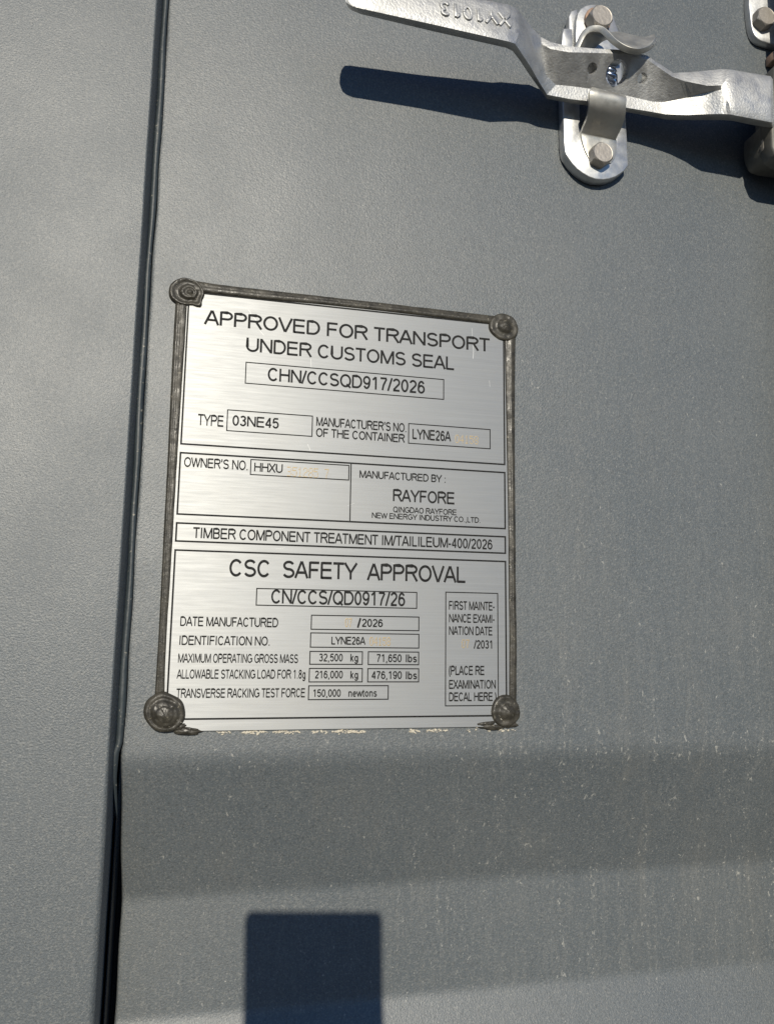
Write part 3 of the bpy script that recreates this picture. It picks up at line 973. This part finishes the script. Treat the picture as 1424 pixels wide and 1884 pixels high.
# strap: flat under the bolt, bent out over the lower rail
SL = [(1084, 298, 6.4), (1073, 275, 6.9), (1067.5, 249, 8.0), (1070, 238, 10.5), (1075.5, 225, 15), (1080, 210, 20.5), (1082, 196, 25), (1082.5, 180, 28), (1083.5, 169, 29), (1087, 163.5, 27.5)]
SR = [(1122, 302, 6.4), (1131, 286, 6.9), (1132, 261, 8.0), (1133, 252, 10.5), (1140, 238, 15), (1146, 223, 20.5), (1149, 209, 25), (1149.5, 194, 28), (1150, 183, 29), (1146, 178, 27.5)]
loft('retaining_strap', SL, SR, 2.8, M['zinc_strap'], br_)
hexbolt(1109.5, 279.5, 8.2, 6.4, 14.6, .35, br_)

# upper end: rounded clip plate, side tab, bolt with washer, curled catch
bm = bmesh.new()
prism(bm, ppoly([(1060, 110), (1058, 60), (1059, 38), (1062, 24), (1068, 15), (1077, 9.5), (1088, 7.5), (1100, 8), (1116, 13), (1127, 26), (1133, 44), (1141, 63), (1146, 110)], 13), 6.5, 13)
bevel(link('clip_plate', bm, M['zinc'], br_), .8, 2, 35)
bm = bmesh.new()
prism(bm, ppoly([(1048, 110), (1046.5, 50), (1046, 30), (1050, 20), (1062, 16), (1066, 60), (1066, 110)], 8.5), 3, 8.5)
prism(bm, ppoly([(1032, 100), (1034, 62), (1036.5, 51.5), (1053, 53), (1054, 100)], 15), 3, 15)
bevel(link('side_tab', bm, M['zinc'], br_), .7, 2, 35)
bm = bmesh.new()
wc = at(1100, 36, 15.5)
rws = []
for f_, n in ((9.3, 12.9), (9.6, 13.4), (9.6, 15.2), (9.2, 15.6)):
    rws.append([(wc[0] + f_ * math.cos(k * math.pi / 20), wc[1] + f_ * math.sin(k * math.pi / 20), n) for k in range(40)])
link('washer', rows(bm, rws), M['rust'], br_)
hexbolt(1107.5, 27.5, 15.6, 7.6, 15.5, .12, br_)
EF = [(1058, 95, 26), (1064, 80, 28), (1071, 66, 30), (1080, 56, 32.5), (1092, 52, 35), (1105, 54, 37), (1115, 62, 39), (1127, 75, 41), (1142, 86, 43), (1158, 93, 44.5), (1174, 95, 44.5), (1189, 91, 44), (1200, 83, 43.5), (1206, 75, 43)]
EB = [(1075, 98, 12), (1083, 92, 13), (1092, 84, 14), (1100, 77, 16), (1110, 70, 19), (1119, 67, 22), (1124, 66, 27), (1134, 64, 31), (1147, 66, 34), (1160, 69, 36), (1174, 72, 37), (1186, 73, 38), (1196, 70, 38.5), (1203, 67, 39)]
loft('curled_catch', EF, EB, 4.0, M['zinc_strap'], br_)

# ------------------------------------------------------------------ rod guide plate at the right edge
rg = thing('guide_plate', 'small galvanised plate with rounded corner and one brown bolt, upper right edge', 'plate')
bm = bmesh.new()
prism(bm, ppoly([(1378, -60), (1377, 8), (1379.5, 32), (1382, 49), (1384.5, 58), (1388, 65), (1393, 70.5), (1400, 75), (1424, 82), (1520, 98), (1520, -60)], 4.5), -1.6, 4.5)
bevel(link('base_plate', bm, M['zinc'], rg), .8, 2, 30)
hexbolt(1410, 28, 5, 6.4, 14.6, .62, rg)

# ------------------------------------------------------------------ locking rod hub, just cut by the frame
rod = thing('locking_rod', 'steel locking rod hub that the handle end runs into, right edge', 'locking rod')
bm = bmesh.new()
rc = at(1495, 150, 30)
rws = []
for z in (700, rc[1] + 60, rc[1] - 60, -420):
    rws.append([(rc[0] + 15 * math.cos(k * math.pi / 20), z, 26 + 15 * math.sin(k * math.pi / 20)) for k in range(40)])
link('rod', rows(bm, rws), M['zinc'], rod)
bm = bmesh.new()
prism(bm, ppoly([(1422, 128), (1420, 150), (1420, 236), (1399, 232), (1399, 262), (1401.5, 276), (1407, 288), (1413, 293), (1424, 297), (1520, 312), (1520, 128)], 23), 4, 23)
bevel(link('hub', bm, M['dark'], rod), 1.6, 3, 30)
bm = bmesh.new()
prism(bm, ppoly([(1404, 254), (1411, 253), (1412.5, 272), (1413.5, 287), (1407, 283), (1404, 270)], 25), 20, 25)  # paler prism that stands in for a sunlit strip on the hub
bevel(link('lit_strip', bm, M['bolt'], rod), .8, 2, 30)
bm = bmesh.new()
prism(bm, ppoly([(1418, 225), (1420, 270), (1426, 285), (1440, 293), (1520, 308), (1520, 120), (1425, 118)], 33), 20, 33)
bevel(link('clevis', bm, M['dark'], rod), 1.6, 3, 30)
bm = bmesh.new()
prism(bm, ppoly([(1419, 96), (1419.5, 112), (1440, 115), (1440, 92)], 6), -1, 8)
bevel(link('stop_block', bm, M['rust'], rod), .8, 2, 30)

# ------------------------------------------------------------------ the phone that takes the picture: its shadow falls on the door
ph = thing('smartphone', 'dark smartphone held upright in front of the door, casting the rounded shadow', 'phone')
UPV = -DOWN
pc = CAM - FWD * 3.0
def frame(r_, u_, f_): return pc + RIGHT * r_ + UPV * u_ + FWD * f_
def slab(r0, u0, r1, u1, rad, f0, f1):
    poly = rrect(r0, u0, r1, u1, rad, 8)
    bm = bmesh.new()
    rows(bm, [[frame(x, y, f_) for x, y in poly] for f_ in (f0, f1)])
    return bm
bevel(link('shell', slab(-39.6, -148, 41.4, 12.8, 4.2, -8, 0), M['phone'], ph), 1.2, 3, 40)
bevel(link('camera_lens', slab(-5, -5, 5, 5, 4.9, -.5, 1.2), M['lens'], ph), .3, 2, 40)
